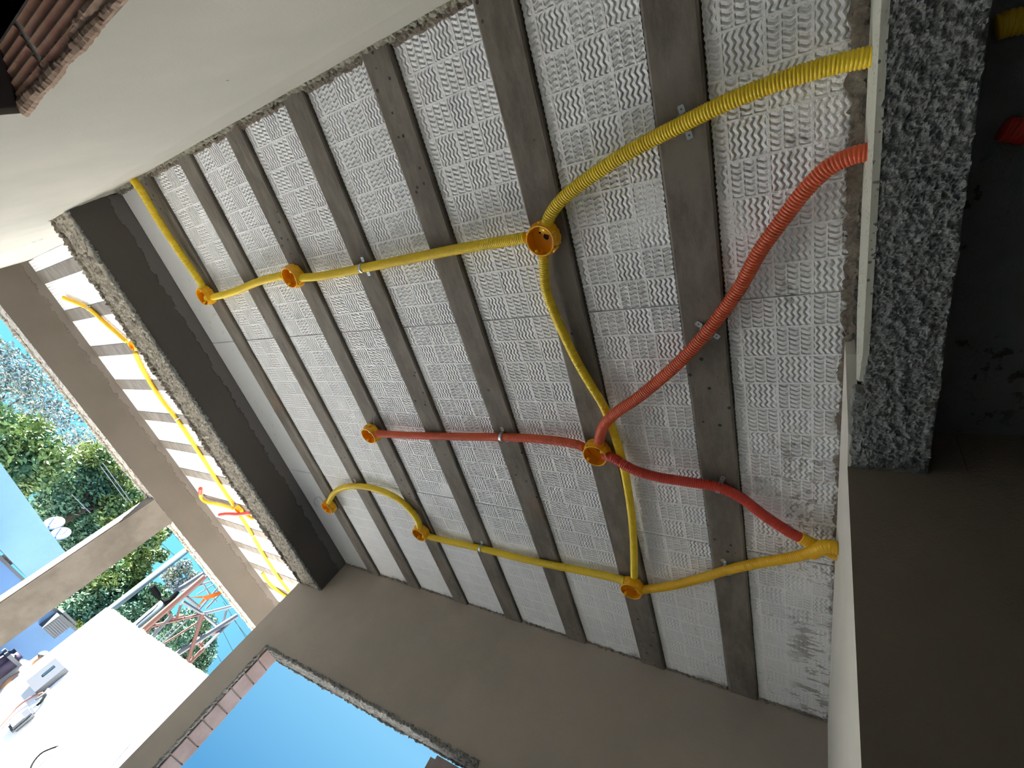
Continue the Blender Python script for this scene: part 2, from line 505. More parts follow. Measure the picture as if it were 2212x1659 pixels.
# ---- window wall
def wall_pieces(x0, x1, ys, z0, z1, holes):
    """solid wall along Y with rectangular holes [(ya, yb, za, zb)]"""
    bm = bmesh.new(); ya0, yb0 = ys
    cur = ya0
    for (a, b, c, d) in sorted(holes):
        if a > cur: box(bm, x0, x1, cur, a, z0, z1)
        if c > z0: box(bm, x0, x1, a, b, z0, c)
        if d < z1: box(bm, x0, x1, a, b, d, z1)
        cur = b
    if cur < yb0: box(bm, x0, x1, cur, yb0, z0, z1)
    return fix(bm)
WY0, WY1, WZ0, WZ1 = 1.36, 3.205, 0.95, 2.032
wf = struct(obj('wall_front', wall_pieces(XW, XW+0.135, (-0.09, 3.45), 0, H+0.12, [(WY0, WY1, WZ0, WZ1)]), M['brown']))
# opening with raw brick jamb, no frame fitted
win = bpy.data.objects.new('window_1', None); COL.objects.link(win); struct(win)
z = WZ0
i = 0
rb = random.Random(8)
while z < WZ1-0.03:
    z2 = min(z+0.100, WZ1-0.002)
    bm = bmesh.new(); box(bm, XW+0.014+rb.uniform(0, .008), XW+0.142, WY1-0.014-rb.uniform(0, .005), WY1+0.02, z+0.003, z2-0.003); fix(bm)
    bmesh.ops.bevel(bm, geom=bm.edges[:], offset=0.003, segments=1, affect='EDGES')
    obj('jamb_brick', bm, M['brick_grey'], win)
    z += 0.100
obj('mortar_edge', crust((XW+0.001, WY1-0.004, WZ0), (XW+0.001, WY1-0.004, WZ1+0.01), 0.011, 0.008, 3), M['mortar'], win)
obj('mortar_edge', crust((XW+0.142, WY1-0.003, WZ0), (XW+0.142, WY1-0.003, WZ1+0.01), 0.006, 0.004, 4), M['mortar'], win)
obj('lintel_underside', rough_rect((XW+0.0, WY0, WZ1-0.006), (0, 1, 0), (1, 0, 0), (0, 0, -1), WY1-WY0, 0.142, 0.007, 0.004, 5, 0.008, 0.02, 30), M['mortar'], win)
obj('mortar_edge', crust((XW+0.000, WY0, WZ1-0.003), (XW+0.000, WY1+0.012, WZ1+0.002), 0.009, 0.010, 6), M['mortar'], win)
obj('mortar_edge', crust((XW+0.142, WY0, WZ1-0.006), (XW+0.142, WY1, WZ1-0.003), 0.008, 0.008, 7), M['mortar'], win)
bm = boxes((XW+0.02, XW+0.21, WY0-0.02, 1.60, 1.84, 1.985), (XW+0.06, XW+0.20, 1.60, 1.655, 1.82, 1.975))
obj('jamb_brick', bm, M['brick_grey'], win)

# ---- right wall: pale plaster strip, its ragged upper start, beam over the opening
bm = bmesh.new()
prism(bm, [(0.955, -0.040, 0), (XW, -0.036, 0), (XW, -0.045, H+0.015), (0.681, -0.060, H+0.015), (0.70, -0.0605, 2.73), (0.86, -0.066, 2.60), (0.955, -0.0665, 2.585)], (0, -0.022, 0))
struct(obj('wall_right', fix(bm), M['strip']))
beam_r = bpy.data.objects.new('trim_1', None); COL.objects.link(beam_r); struct(beam_r)
obj('beam_core', boxes((-3.2, 0.956, -0.225, -0.094, 2.586, H+0.1)), M['rough'], beam_r)
obj('rough_underside', rough_rect((-0.75, -0.226, 2.582), (1, 0, 0), (0, 1, 0), (0, 0, -1), 1.715, 0.134, 0.0032, 0.0048, 8, 0.005, 0.02, 75), M['rough'], beam_r)
obj('rough_underside', rough_rect((0.72, -0.100, 2.584), (1, 0, 0), (0, 1, 0), (0, 0, -1), 0.24, 0.030, 0.004, 0.004, 18, 0.006, 0.03, 48), M['rough'], beam_r)
def spotted():
    mt = new_mat('spotted_pale_plaster', (0.6, 0.58, 0.5), 0.85, 0.15); k = N(mt)
    s = k.mul(k.step(k.vor(75), 0.26, 0.2), k.step(k.noise(12, 2), 0.45, 0.55))
    k.color(k.mix(k.mul(s, 0.8), (0.52, 0.53, 0.45), (0.10, 0.10, 0.09)))
    k.bump(k.noise(90, 3), 0.002); return mt
M['spotted'] = spotted()
bm = bmesh.new()
prism(bm, [(-0.7, -0.0855, 2.582), (0.62, -0.0855, 2.580), (0.70, -0.082, 2.592), (0.722, -0.080, 2.64), (0.705, -0.082, 2.70), (0.67, -0.082, 2.72), (0.60, -0.083, H+0.012), (-0.7, -0.083, H+0.012)], (0, -0.012, 0))
obj('side_plaster', fix(bm), M['spotted'], beam_r)
# wall of the dark room beside, behind the beam's end
def side_wall():
    bm = bmesh.new()
    prism(bm, [(0.9525, -3.2, 0), (0.9525, -0.0402, 0), (0.9525, -0.0665, 2.59), (0.9525, -0.3, 2.59), (0.9525, -0.3, 2.77), (0.9525, -3.2, 2.77)], (0.0045, 0, 0))
    box(bm, 0.957, 1.10, -3.2, -0.072, 0, H+0.1)
    return fix(bm)
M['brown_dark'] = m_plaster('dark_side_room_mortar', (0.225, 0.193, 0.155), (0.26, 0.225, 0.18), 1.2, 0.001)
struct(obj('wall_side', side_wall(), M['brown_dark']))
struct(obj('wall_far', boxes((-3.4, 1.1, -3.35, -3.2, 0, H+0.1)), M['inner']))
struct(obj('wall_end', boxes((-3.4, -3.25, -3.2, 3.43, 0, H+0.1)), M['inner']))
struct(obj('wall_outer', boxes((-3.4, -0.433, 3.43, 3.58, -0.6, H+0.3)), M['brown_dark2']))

# ---- cream wall with the doorway up to a brick lintel
DY, DZ = 1.372, 1.915
def cream_x(y, z):
    zr = z-CZ
    a = -0.333 if zr < 1.08 else -0.333-(zr-1.08)*0.17
    b = -0.333 if zr < 1.08 else -0.333-(zr-1.08)*0.02
    t = min(1, max(0, (y-3.15)/0.1))
    return a*(1-t)+b*t
bm = bmesh.new()
ys = [-0.3, 0.2, 0.5, 0.8, 1.1, DY, 1.7, 2.2, 2.7, 3.15, 3.25, 3.6, 4.5, 5.5, 6.5, 7.2]
zs = [-0.6, 0, 0.6, 1.2, DZ, 2.2, 2.48, 2.56, 2.64, 2.70, 2.76, 2.9, 3.05, 3.25]
g = {}
for i, y in enumerate(ys):
    for j, zz in enumerate(zs):
        g[i, j] = bm.verts.new((cream_x(y, zz), y, zz))
d0, j0 = 1, zs.index(DZ)
iD = ys.index(DY)
for i in range(len(ys)-1):
    for j in range(len(zs)-1):
        if d0 <= i < iD and j < j0 and j >= 1: continue
        if ys[i] < 3.15 and zs[j] > 2.8: continue
        bm.faces.new((g[i, j], g[i+1, j], g[i+1, j+1], g[i, j+1]))
ret = bmesh.ops.extrude_face_region(bm, geom=bm.faces[:])
vs = [v for v in ret['geom'] if isinstance(v, bmesh.types.BMVert)]
for v in vs: v.co.x = -0.432
wl_o = struct(obj('wall_left', fix(bm), M['cream']))
wl_o.data.materials.append(M['dark'])
ca, cb = at(-30, 556, x=-0.338), at(93, 516, x=-0.338)
obj('crack', crust(ca+Vector((-0.001, 0, 0)), cb+Vector((-0.001, 0, 0)), 0.0035, 0.002, 71, flat=(0.6, 1, 1)), M['mortar'], wl_o)
# doorway lintel: raw hollow bricks
door = bpy.data.objects.new('door_1', None); COL.objects.link(door); struct(door)
def lintel_brick(y0, y1, x0, x1, z0):
    """extruded clay block, its underside stepped in long ridges"""
    n = 5; pts = []
    w = (x1-x0)/n
    for q in range(n):
        xa = x0+q*w
        pts += [(xa, y0, z0+0.010), (xa+w*0.25, y0, z0+0.001), (xa+w*0.92, y0, z0+0.006)]
    pts += [(x1, y0, z0+0.05), (x0, y0, z0+0.05)]
    bm = bmesh.new(); prism(bm, pts, (0, y1-y0, 0)); return fix(bm)
lx0, lx1 = -0.428, -0.350
for (a, b) in ((1.192, DY), (0.84, 1.172), (0.50, 0.83), (0.20, 0.49)):
    obj('lintel_brick', lintel_brick(a, b, lx0, lx1, DZ-0.006), M['brick'], door)
obj('mortar_edge', crust((-0.341, 0.2, DZ-0.001), (-0.341, DY, DZ-0.001), 0.0105, 0.0022, 51, step=0.006, flat=(1.15, 1, 0.6)), M['brick_pale'], door)
obj('mortar_edge', crust((-0.360, 0.2, DZ+0.002), (-0.360, DY, DZ+0.002), 0.009, 0.0022, 52, step=0.006, flat=(1.0, 1, 0.8)), M['brick_pale'], door)
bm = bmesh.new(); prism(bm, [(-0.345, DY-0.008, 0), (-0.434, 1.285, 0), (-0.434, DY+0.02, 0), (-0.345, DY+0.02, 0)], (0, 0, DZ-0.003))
obj('jamb', fix(bm), M['dark'], door)  # jamb turned from the light: its shade is put into a near-black colour

# ---- beam between room and porch
beam_p = bpy.data.objects.new('trim_2', None); COL.objects.link(beam_p); struct(beam_p)
BY0, BY1, BZ = 3.172, 3.43, 2.505
obj('beam_core', boxes((-0.36, XW+0.0, BY0, BY1, BZ+0.008, 3.26)), M['beam_face'], beam_p)
obj('rough_underside', rough_rect((-0.345, BY0+0.002, BZ+0.004), (1, 0, 0), (0, 1, 0), (0, 0, -1), XW+0.335, BY1-BY0, 0.008, 0.008, 9, 0.008, 0.004, 26), M['rough_brown'], beam_p)
obj('mortar_edge', crust((-0.34, BY0+0.004, BZ+0.004), (XW-0.01, BY0+0.004, BZ+0.004), 0.008, 0.010, 10), M['rough'], beam_p)
obj('mortar_edge', crust((-0.34, BY1-0.004, BZ+0.002), (XW-0.01, BY1-0.004, BZ+0.002), 0.012, 0.014, 11), M['rough_brown'], beam_p)

# ---- porch: ceiling, fascia beam, column
PZ = CZ+1.78; PY = 6.727
porch = bpy.data.objects.new('ceiling', None); COL.objects.link(porch); struct(porch)
obj('slab', boxes((-0.36, 5.4, 3.43, PY+0.18, PZ+0.10, PZ+0.3)), M['dark'], porch)
px = -0.222-0.425
joists = []
while px < 5.2:
    joists.append((px, px+0.121)); px += 0.4245
for a, b in joists:
    if b < -0.3: continue
    obj('concrete_joist', boxes((a, b, 3.43, PY+0.01, PZ, PZ+0.05)), M['joist'], porch)
prev = -0.34
for a, b in joists:
    if b < -0.3: continue
    if a-prev > 0.03: obj('foam_block', boxes((prev+0.003, a-0.003, 3.435, PY+0.005, PZ+0.006, PZ+0.1)), M['foam_porch'], porch)
    prev = b
fas = bpy.data.objects.new('trim_3', None); COL.objects.link(fas); struct(fas)
FZ = 2.775
obj('beam_core', boxes((-0.36, 5.4, PY, PY+0.17, FZ+0.006, PZ+0.3)), M['fascia'], fas)
obj('rough_underside', rough_rect((-0.34, PY+0.001, FZ+0.004), (1, 0, 0), (0, 1, 0), (0, 0, -1), 5.6, 0.20, 0.014, 0.007, 12, 0.006, 0.003, 22), M['rough_brown'], fas)
obj('mortar_edge', crust((-0.34, PY+0.19, FZ-0.004), (5.3, PY+0.19, FZ-0.004), 0.018, 0.012, 13, step=0.014), M['rough_brown'], fas)
col_o = bpy.data.objects.new('trim_4', None); COL.objects.link(col_o); struct(col_o)
bm = boxes((2.475, 2.865, PY+0.004, PY+0.175, -0.15, FZ+0.004))
bmesh.ops.bevel(bm, geom=[e for e in bm.edges if abs(e.verts[0].co.z-e.verts[1].co.z) > 1], offset=0.012, segments=2, affect='EDGES')
obj('column_shaft', bm, M['column'], col_o)

# ================================================================== CONDUITS, BOXES, CLAMPS
CR = 0.0185
ZC = H-CR-0.001
def path_at(pts, zs):
    n = len(pts); out = []
    for i, p in enumerate(pts):
        t = i/(n-1)*(len(zs)-1); a = int(min(t, len(zs)-2)); f = t-a
        out.append(at(p[0], p[1], z=zs[a]*(1-f)+zs[a+1]*f))
    return out
def conduit(pts, zs, r, mat, label, group, z_is_list=True, pitch=0.0074):
    P = path_at(pts, zs)
    o = obj('conduit', corrugated(P, r, pitch, 14), mat, None, True, origin=P[0])
    tag(o, label, 'conduit', group); return o
YG, RG = 'yellow corrugated conduits under the room ceiling', 'red corrugated conduits under the room ceiling'
BZC = H-0.030
conduit([(1896, 119), (1882, 122), (1800, 140), (1700, 170), (1600, 208), (1530, 240), (1470, 270), (1400, 305), (1330, 345), (1260, 393), (1215, 430), (1188, 466), (1178, 500)],
        [H-.05, H-.05, ZC-.02, ZC, ZC-.008, BZC], CR*1.06, M['yellow'], 'thick yellow corrugated conduit arcing from the upper right beam to the largest orange box', YG)
conduit([(1136, 513), (1060, 526), (980, 540), (880, 560), (800, 576), (740, 588), (690, 597), (655, 600), (642, 601)],
        [BZC, ZC, ZC, ZC, BZC], CR, M['yellow'], 'straight yellow conduit crossing three joists between the two upper orange boxes', YG)
conduit([(612, 595), (598, 598), (560, 608), (500, 632), (455, 643), (446, 645)], [BZC, ZC-.006, ZC, BZC], CR, M['yellow'],
        'short S-bent yellow conduit joining the two upper left orange boxes', YG)
conduit([(441, 628), (428, 602), (385, 540), (340, 472), (305, 412), (288, 388), (275, 366)], [BZC, ZC-.01, ZC-.03, ZC-.035], CR, M['yellow'],
        'straight yellow conduit rising from the upper left box to the cream wall', YG)
conduit([(1174, 552), (1178, 618), (1195, 670), (1217, 720), (1245, 778), (1275, 830), (1305, 880), (1328, 940), (1345, 1000), (1357, 1060), (1365, 1120), (1369, 1180), (1370, 1245)],
        [BZC, ZC-.012, ZC, ZC, ZC, ZC, BZC], CR*0.88, M['yellow'], 'long yellow conduit running down along a joist and passing behind both red conduits', YG)
conduit([(1890, 322), (1876, 328), (1840, 337), (1790, 362), (1740, 410), (1690, 475), (1640, 545), (1600, 618), (1560, 675), (1525, 720), (1475, 775), (1420, 825), (1370, 865), (1330, 892), (1304, 920), (1293, 955)],
        [H-.06, H-.055, ZC-.01, ZC, ZC-.02, ZC-.045, H-.05], CR*1.06, M['red'], 'thick orange-red corrugated conduit sweeping from the right wall down to the central box', RG)
conduit([(1262, 967), (1245, 960), (1200, 952), (1130, 946), (1060, 944), (980, 943), (900, 941), (840, 938), (812, 936)], [BZC, ZC, ZC, BZC], CR, M['red'],
        'straight orange-red conduit between the central box and the box at its left end', RG)
conduit([(1306, 984), (1325, 990), (1370, 1015), (1420, 1030), (1480, 1040), (1550, 1052), (1600, 1075), (1650, 1113), (1700, 1146), (1735, 1165)],
        [BZC, ZC-.045, ZC-.02, ZC, ZC, ZC-.01], CR, M['red_deep'], 'darker red conduit falling from the central box to the lower right corner', RG)
conduit([(1728, 1161), (1745, 1170), (1775, 1184), (1812, 1200)], [ZC-.01, ZC-.01], CR*1.10, M['yellow_deep'], 'short amber sleeve fitted on the end of the dark red conduit by the right wall', YG)
conduit([(1378, 1274), (1395, 1273), (1450, 1265), (1510, 1250), (1573, 1231), (1640, 1216), (1700, 1206), (1762, 1192)], [BZC, ZC, ZC, ZC-.015, ZC-.025], CR, M['yellow_deep'],
        'yellow conduit from the lower centre box rising right over a joist to the wall', YG)
conduit([(1752, 1196), (1762, 1190), (1785, 1180), (1812, 1184)], [ZC-.045, ZC-.05], CR*1.22, M['yellow_deep'], 'stubby wide-ribbed yellow conduit end bent into the right wall', YG, pitch=0.008)
conduit([(1350, 1255), (1335, 1250), (1280, 1238), (1200, 1222), (1120, 1205), (1040, 1185), (980, 1172), (930, 1160), (915, 1156)], [BZC, ZC, ZC, ZC, BZC], CR, M['yellow'],
        'yellow conduit along the bottom between the lower left box and the lower centre box', YG)
conduit([(907, 1142), (903, 1125), (888, 1103), (860, 1078), (820, 1059), (775, 1050), (740, 1054), (720, 1067), (709, 1088)], [BZC, ZC, ZC, ZC-.01, BZC], CR, M['yellow'],
        'arched yellow conduit bridging the two lower left boxes', YG)

def junction_box(rimc, zrim, label, group, rot=0.0, small=False, mat='box', holes=()):
    """open octagonal ceiling box: flared round rim, eight-sided body, back plate with cable holes, screw lugs"""
    c = at(rimc[0], rimc[1], z=zrim); D = 0.050; ztop = zrim+D
    t = thing('junction_box', label, 'junction box', (c.x, c.y, ztop), group)
    K = 48
    def octr(a, r):
        s = ((a+pi/8) % (pi/4))-pi/8
        return r/cos(s)*0.985
    def ring(bm, r, z, octo):
        vs = []
        for k in range(K):
            a = 2*pi*k/K
            rr = octr(a, r)*octo+r*(1-octo)
            vs.append(bm.verts.new((c.x+rr*cos(a+rot), c.y+rr*sin(a+rot), z)))
        return vs
    def loft(bm, rs):
        for a, b in zip(rs, rs[1:]):
            for k in range(K): bm.faces.new((a[k], a[(k+1) % K], b[(k+1) % K], b[k]))
    bm = bmesh.new()
    rs = [ring(bm, 0.0455, zrim+0.004, 0), ring(bm, 0.0475, zrim+0.012, .6), ring(bm, 0.0505, zrim+0.022, 1), ring(bm, 0.0500, ztop-0.006, 1), ring(bm, 0.046, ztop, 1),
          ring(bm, 0.010, ztop, 1), ring(bm, 0.010, ztop-0.003, 1), ring(bm, 0.043, ztop-0.003, 1), ring(bm, 0.047, ztop-0.008, 1), ring(bm, 0.0472, zrim+0.022, 1), ring(bm, 0.0445, zrim+0.012, .6), ring(bm, 0.043, zrim+0.004, 0)]
    loft(bm, rs+[rs[0]])
    # knock-out collars round the eight sides
    for q in range(8):
        a = rot+q*pi/4
        ctr = Vector((c.x+0.0495*cos(a), c.y+0.0495*sin(a), zrim+0.030)); n = Vector((cos(a), sin(a), 0))
        sweep(bm, [ctr-n*0.001, ctr+n*0.0035], 0.0135, 12)
    body = obj('box_body', fix(bm), M[mat], t, False)
    bm = bmesh.new()
    rs = [ring(bm, 0.0425, zrim+0.005, 0), ring(bm, 0.0462, zrim+0.005, 0), ring(bm, 0.0475, zrim+0.002, 0), ring(bm, 0.0468, zrim, 0), ring(bm, 0.0435, zrim, 0)]
    loft(bm, rs+[rs[0]])
    obj('rim', fix(bm), M[mat], t, True)
    for sgn in (0, 1):
        a = rot+pi*sgn+0.5
        bm = bmesh.new()
        p = Vector((c.x+0.038*cos(a), c.y+0.038*sin(a), zrim+0.002))
        sweep(bm, [p, p+Vector((0, 0, 0.016))], [0.0062, 0.0075], 12)
        obj('screw_lug', fix(bm), M[mat], t, True)
    for sgn in (0, 1):
        a = rot+pi*sgn+0.5+pi/2
        bm = bmesh.new()
        p = Vector((c.x+0.0475*cos(a), c.y+0.0475*sin(a), zrim+0.006))
        sweep(bm, [p-Vector((0, 0, 0.003)), p+Vector((0, 0, 0.005))], 0.004, 8)
        obj('outer_nub', fix(bm), M[mat], t, True)
    bm = bmesh.new()
    a = rot+2.2
    for (ra, aa) in ((0.024, a), (0.027, a+2.4)):
        p = Vector((c.x+ra*cos(aa), c.y+ra*sin(aa), ztop-0.0032))
        sweep(bm, [p, p-Vector((0, 0, 0.0015))], 0.0032, 12)
        obj('fixing_hole', fix(bm), M['dark'], body)
        bm = bmesh.new()
    return t
BG = 'orange octagonal junction boxes under the room ceiling'
ZR = H-0.056
for b, lab, rt in [((1166, 521), 'largest orange junction box, three yellow conduits, upper centre', 0.1),
                   ((624, 601), 'orange junction box on a joist with one yellow conduit each side, upper left', 0.3),
                   ((436, 642), 'orange junction box nearest the dark porch beam, in the upper row', 0.0),
                   ((1284, 986), 'orange junction box joined by three red conduits near the ceiling centre', 0.5),
                   ((1362, 1279), 'lower centre orange box where three yellow conduits meet', 0.4),
                   ((795, 943), 'orange junction box at the left end of the straight red conduit', 0.2),
                   ((705, 1099), 'small-looking orange box at the far left end of the arched yellow conduit', 0.35),
                   ((904, 1157), 'orange junction box between the arched and the bottom yellow conduit', 0.15)]:
    junction_box(b, ZR, lab, BG, rt)

def clamp(px, py, along, z_axis, r, zsurf, label, group):
    """zinc saddle clamp over a conduit; along = pixel direction of the conduit"""
    c = at(px, py, z=z_axis); q = at(px+along[0], py+along[1], z=z_axis)
    d = (q-c).normalized(); d.z = 0; d.normalize()
    s = Vector((-d.y, d.x, 0)); up = Vector((0, 0, 1))
    w = 0.0075; t = 0.0014; R0 = r+0.0006
    o = thing('pipe_clamp', label, 'pipe clamp', (c.x, c.y, zsurf), group)
    bm = bmesh.new(); prof = []
    hz = zsurf-z_axis-0.0006
    pts = [(R0, hz)] + [(R0*cos(-pi*k/14), R0*sin(-pi*k/14)) for k in range(15)] + [(-R0, hz)]
    pin = [(x_, z_) for x_, z_ in pts]
    pou = [((R0+t)*x_/R0 if abs(z_-hz) > 1e-9 or True else x_, z_*(1 if z_ >= 0 else (R0+t)/R0)) for x_, z_ in pts]
    for sg in (-w, w):
        prof.append(([bm.verts.new(c+d*sg+s*x_+up*z_) for x_, z_ in pin], [bm.verts.new(c+d*sg+s*x_+up*z_) for x_, z_ in pou]))
    (i0, o0), (i1, o1) = prof
    for k in range(len(pts)-1):
        bm.faces.new((i0[k], i0[k+1], i1[k+1], i1[k])); bm.faces.new((o0[k], o1[k], o1[k+1], o0[k+1]))
        bm.faces.new((i0[k], o0[k], o0[k+1], i0[k+1])); bm.faces.new((i1[k], i1[k+1], o1[k+1], o1[k]))
    obj('strap', fix(bm), M['zinc'], o, True)
    for sg in (-1, 1):
        # tab with a screw hole
        bm = bmesh.new(); L = 0.019; cc = c+s*sg*(R0+t+L/2)+up*(hz)
        n = 24; out = []; inn = []
        for k in range(n):
            a = 2*pi*k/n; ca, sa = cos(a), sin(a)
            kx = max(abs(ca)/(L/2), abs(sa)/w)
            xo, yo = ca/kx, sa/kx
            out.append((xo, yo)); inn.append((0.0026*ca, 0.0026*sa))
        rows = []
        for zz in (0, -t):
            rows.append(([bm.verts.new(cc+s*x_+d*y_+up*zz) for x_, y_ in out], [bm.verts.new(cc+s*x_+d*y_+up*zz) for x_, y_ in inn]))
        for k in range(n):
            k2 = (k+1) % n
            for (oo, ii) in rows: bm.faces.new((oo[k], oo[k2], ii[k2], ii[k]))
            bm.faces.new((rows[0][0][k], rows[0][0][k2], rows[1][0][k2], rows[1][0][k]))
            bm.faces.new((rows[0][1][k], rows[0][1][k2], rows[1][1][k2], rows[1][1][k]))
        obj('tab', fix(bm), M['zinc'], o)
    return o
CG = 'zinc saddle clamps on the room conduits'
for (p, al, rr, dz, lab) in [((1477, 266), (60, -30), CR*1.06, 0, 'zinc saddle clamp on the thick yellow conduit at the upper right joist'),
                         ((783, 579), (60, -12), CR, 0, 'zinc saddle clamp on the straight yellow conduit in the upper row'),
                         ((1526, 719), (-50, 55), CR*1.06, 0, 'zinc saddle clamp on the thick orange-red conduit'),
                         ((1085, 944), (60, 2), CR, 0, 'zinc saddle clamp on the straight orange-red conduit'),
                         ((1553, 1053), (50, 20), CR, 0, 'zinc saddle clamp on the dark red conduit'),
                         ((1573, 1231), (50, -14), CR, 0, 'zinc saddle clamp on the yellow conduit going to the lower right corner'),
                         ((1040, 1185), (60, 14), CR, 0, 'zinc saddle clamp on the bottom yellow conduit'),
                         ((767, 1050), (50, 2), CR, 0, 'zinc saddle clamp on top of the arched yellow conduit')]:
    clamp(p[0], p[1], al, ZC, rr, H, lab, CG)

# thin tie wires left at two boxes
def wire(pts, label, r=0.0011, zs=(H-0.03, H-0.03), nm='tie_wire'):
    P = path_at(pts, list(zs)); bm = bmesh.new(); sp = spline(P, 0.006); sweep(bm, sp, r, 6)
    return tag(obj(nm, fix(bm), M['wire'], None, True, origin=P[0]), label, 'wire')
wire([(700, 1086), (690, 1074), (680, 1078), (680, 1088), (686, 1094)], 'thin curled wire at the box nearest the window wall corner')
wire([(808, 922), (808, 900), (811, 888)], 'thin straight wire rising from the box at the left end of the red conduit')

# ---- porch conduits and boxes
PG = 'yellow conduits under the porch ceiling'
PZC = PZ-0.020
def pc(pts, mat, label, group=PG, z=(PZC, PZC), r=0.020): return conduit(pts, list(z), r, mat, label, group, pitch=0.009)
pc([(138, 643), (165, 654), (195, 669), (232, 702), (273, 738)], M['yellow_deep'], 'yellow porch conduit from the fascia beam to the upper porch box')
pc([(291, 762), (312, 805), (345, 858), (381, 905), (420, 963), (460, 1025), (505, 1092)], M['yellow_deep'], 'long yellow porch conduit between the two porch boxes')
pc([(519, 1115), (538, 1145), (565, 1192), (598, 1243), (640, 1300)], M['yellow_deep'], 'yellow porch conduit from the lower porch box to the window wall corner')
pc([(432, 1066), (436, 1077), (448, 1085), (474, 1090), (503, 1098)], M['yellow_deep'], 'hooked yellow porch conduit with a red tip, left of the lower porch box', z=(PZC-.02, PZC-.02))
pc([(433, 1055), (432, 1067)], M['red_deep'], 'tiny red conduit tip on the hooked porch conduit', 'red porch conduits', z=(PZC-.02, PZC-.02), r=0.022)
pc([(474, 1112), (492, 1110), (515, 1111), (541, 1108)], M['red_deep'], 'short red porch conduit crossing beside the lower porch box', 'red porch conduits', z=(PZC-.05, PZC-.05))
pc([(521, 1103), (533, 1113), (547, 1121)], M['yellow_deep'], 'short yellow porch conduit stub right of the lower porch box')
pc([(566, 1238), (578, 1256), (595, 1272), (618, 1288), (640, 1300)], M['yellow_deep'], 'bowed yellow porch conduit beside the fascia beam near the wall corner')
for b, lab in [((283, 749), 'orange junction box halfway along the porch ceiling, the upper of the two'), ((512, 1104), 'orange junction box on the porch ceiling beside the short red conduit')]:
    junction_box(b, PZ-0.056, lab, 'orange junction boxes under the porch ceiling', 0.2)
for (p, al, lab) in [((192, 667), (20, 14), 'small metal clamp on the porch conduit next to the fascia beam'), ((381, 905), (30, 42), 'small metal clamp midway on the long porch conduit'),
                     ((545, 1157), (25, 42), 'small metal clamp on the porch conduit below the lower porch box')]:
    clamp(p[0], p[1], al, PZC, 0.020, PZ, lab, 'zinc clamps on the porch conduits')
# conduits going on in the dark room beside
conduit([(2150, 62), (2175, 52), (2212, 44), (2260, 34)], [ZC, ZC], CR*1.2, M['yellow'], 'yellow conduit end in the dark room at the top right corner', YG)
conduit([(2166, 278), (2190, 282), (2260, 292)], [ZC, ZC], CR*1.2, M['red_deep'], 'red conduit end in the dark room at the right edge', RG)

# ================================================================== OUTDOORS
GZ = -0.6
M['white_wall'] = m_plaster('white_render', (0.72, 0.74, 0.74), (0.78, 0.79, 0.79), 0.8, 0.002)
M['blue'] = m_plaster('blue_paint', (0.15, 0.27, 0.47), (0.165, 0.29, 0.49), 0.8, 0.002)
M['blue_dark'] = m_plaster('slate_blue_paint', (0.09, 0.16, 0.22), (0.11, 0.18, 0.24), 0.8, 0.002)
M['trim'] = new_mat('white_trim', (0.12, 0.13, 0.14), 0.6)
M['meter'] = new_mat('meter_box_plastic', (0.050, 0.056, 0.066), 0.5)
M['meter_glass'] = new_mat('meter_window', (0.01, 0.022, 0.03), 0.2)
M['moss'] = rough_concrete('mossy_coping', (0.16, 0.24, 0.10), (0.30, 0.36, 0.18), 20, 0.01)
M['dish'] = new_mat('painted_dish', (0.17, 0.21, 0.27), 0.6)
M['pole'] = new_mat('galvanised_pole', (0.10, 0.14, 0.16), 0.5, 0.5, 0.3)
M['pink'] = new_mat('primed_steel', (0.16, 0.075, 0.06), 0.5)
M['steel'] = new_mat('grey_white_steel', (0.13, 0.14, 0.16), 0.45, 0.5, 0.3)
M['ribbon'] = new_mat('orange_ribbon', (0.30, 0.10, 0.005), 0.5)
M['cable'] = new_mat('black_cable', (0.008, 0.01, 0.01), 0.9, 0.0)
# white boundary wall
mw = bpy.data.objects.new('boundary_wall', None); COL.objects.link(mw)
struct(mw, 'white boundary wall beyond the porch', 'wall')
WX = 5.42; wt = at(230, 1312, x=WX).z; wy = at(230, 1312, x=WX).y
obj('wall_panel', boxes((WX, WX+0.16, 6.95, wy, GZ, wt)), M['white_wall'], mw)
obj('mossy_top', crust((WX+0.06, 6.95, wt+0.005), (WX+0.06, wy, wt+0.005), 0.030, 0.02, 41, step=0.03), M['moss'], mw)
# meter box on it
def onw(px, py, d=0.0): return at(px, py, x=WX-d)
a = onw(147, 1452); b = onw(82, 1500); c = onw(128, 1432)
t = thing('meter_box', 'pale grey electricity meter box on the white boundary wall', 'meter box', (WX, a.y, b.z))
y0, y1 = sorted((onw(147, 1452).y, onw(95, 1455).y))
z0, z1 = b.z, onw(130, 1430).z
obj('case', boxes((WX-0.10, WX, y0, y1, z0, z1)), M['meter'], t)
ym = (y0+y1)/2; zt_ = z1
obj('meter_window', boxes((WX-0.108, WX-0.10, ym-0.02, ym+0.06, z1-0.24, z1-0.07)), M['meter_glass'], t)
c2 = onw(55, 1556)
t = thing('outlet_box', 'rounded grey box low on the white boundary wall', 'box', (WX, c2.y, c2.z-0.15))
bm = boxes((WX-0.09, WX, c2.y-0.13, c2.y+0.13, c2.z-0.16, c2.z+0.13))
bmesh.ops.bevel(bm, geom=bm.edges[:], offset=0.03, segments=2, affect='EDGES')
obj('case', bm, M['meter'], t)
obj('cover', boxes((WX-0.10, WX-0.088, c2.y-0.09, c2.y+0.09, c2.z-0.12, c2.z+0.02)), M['trim'], t)
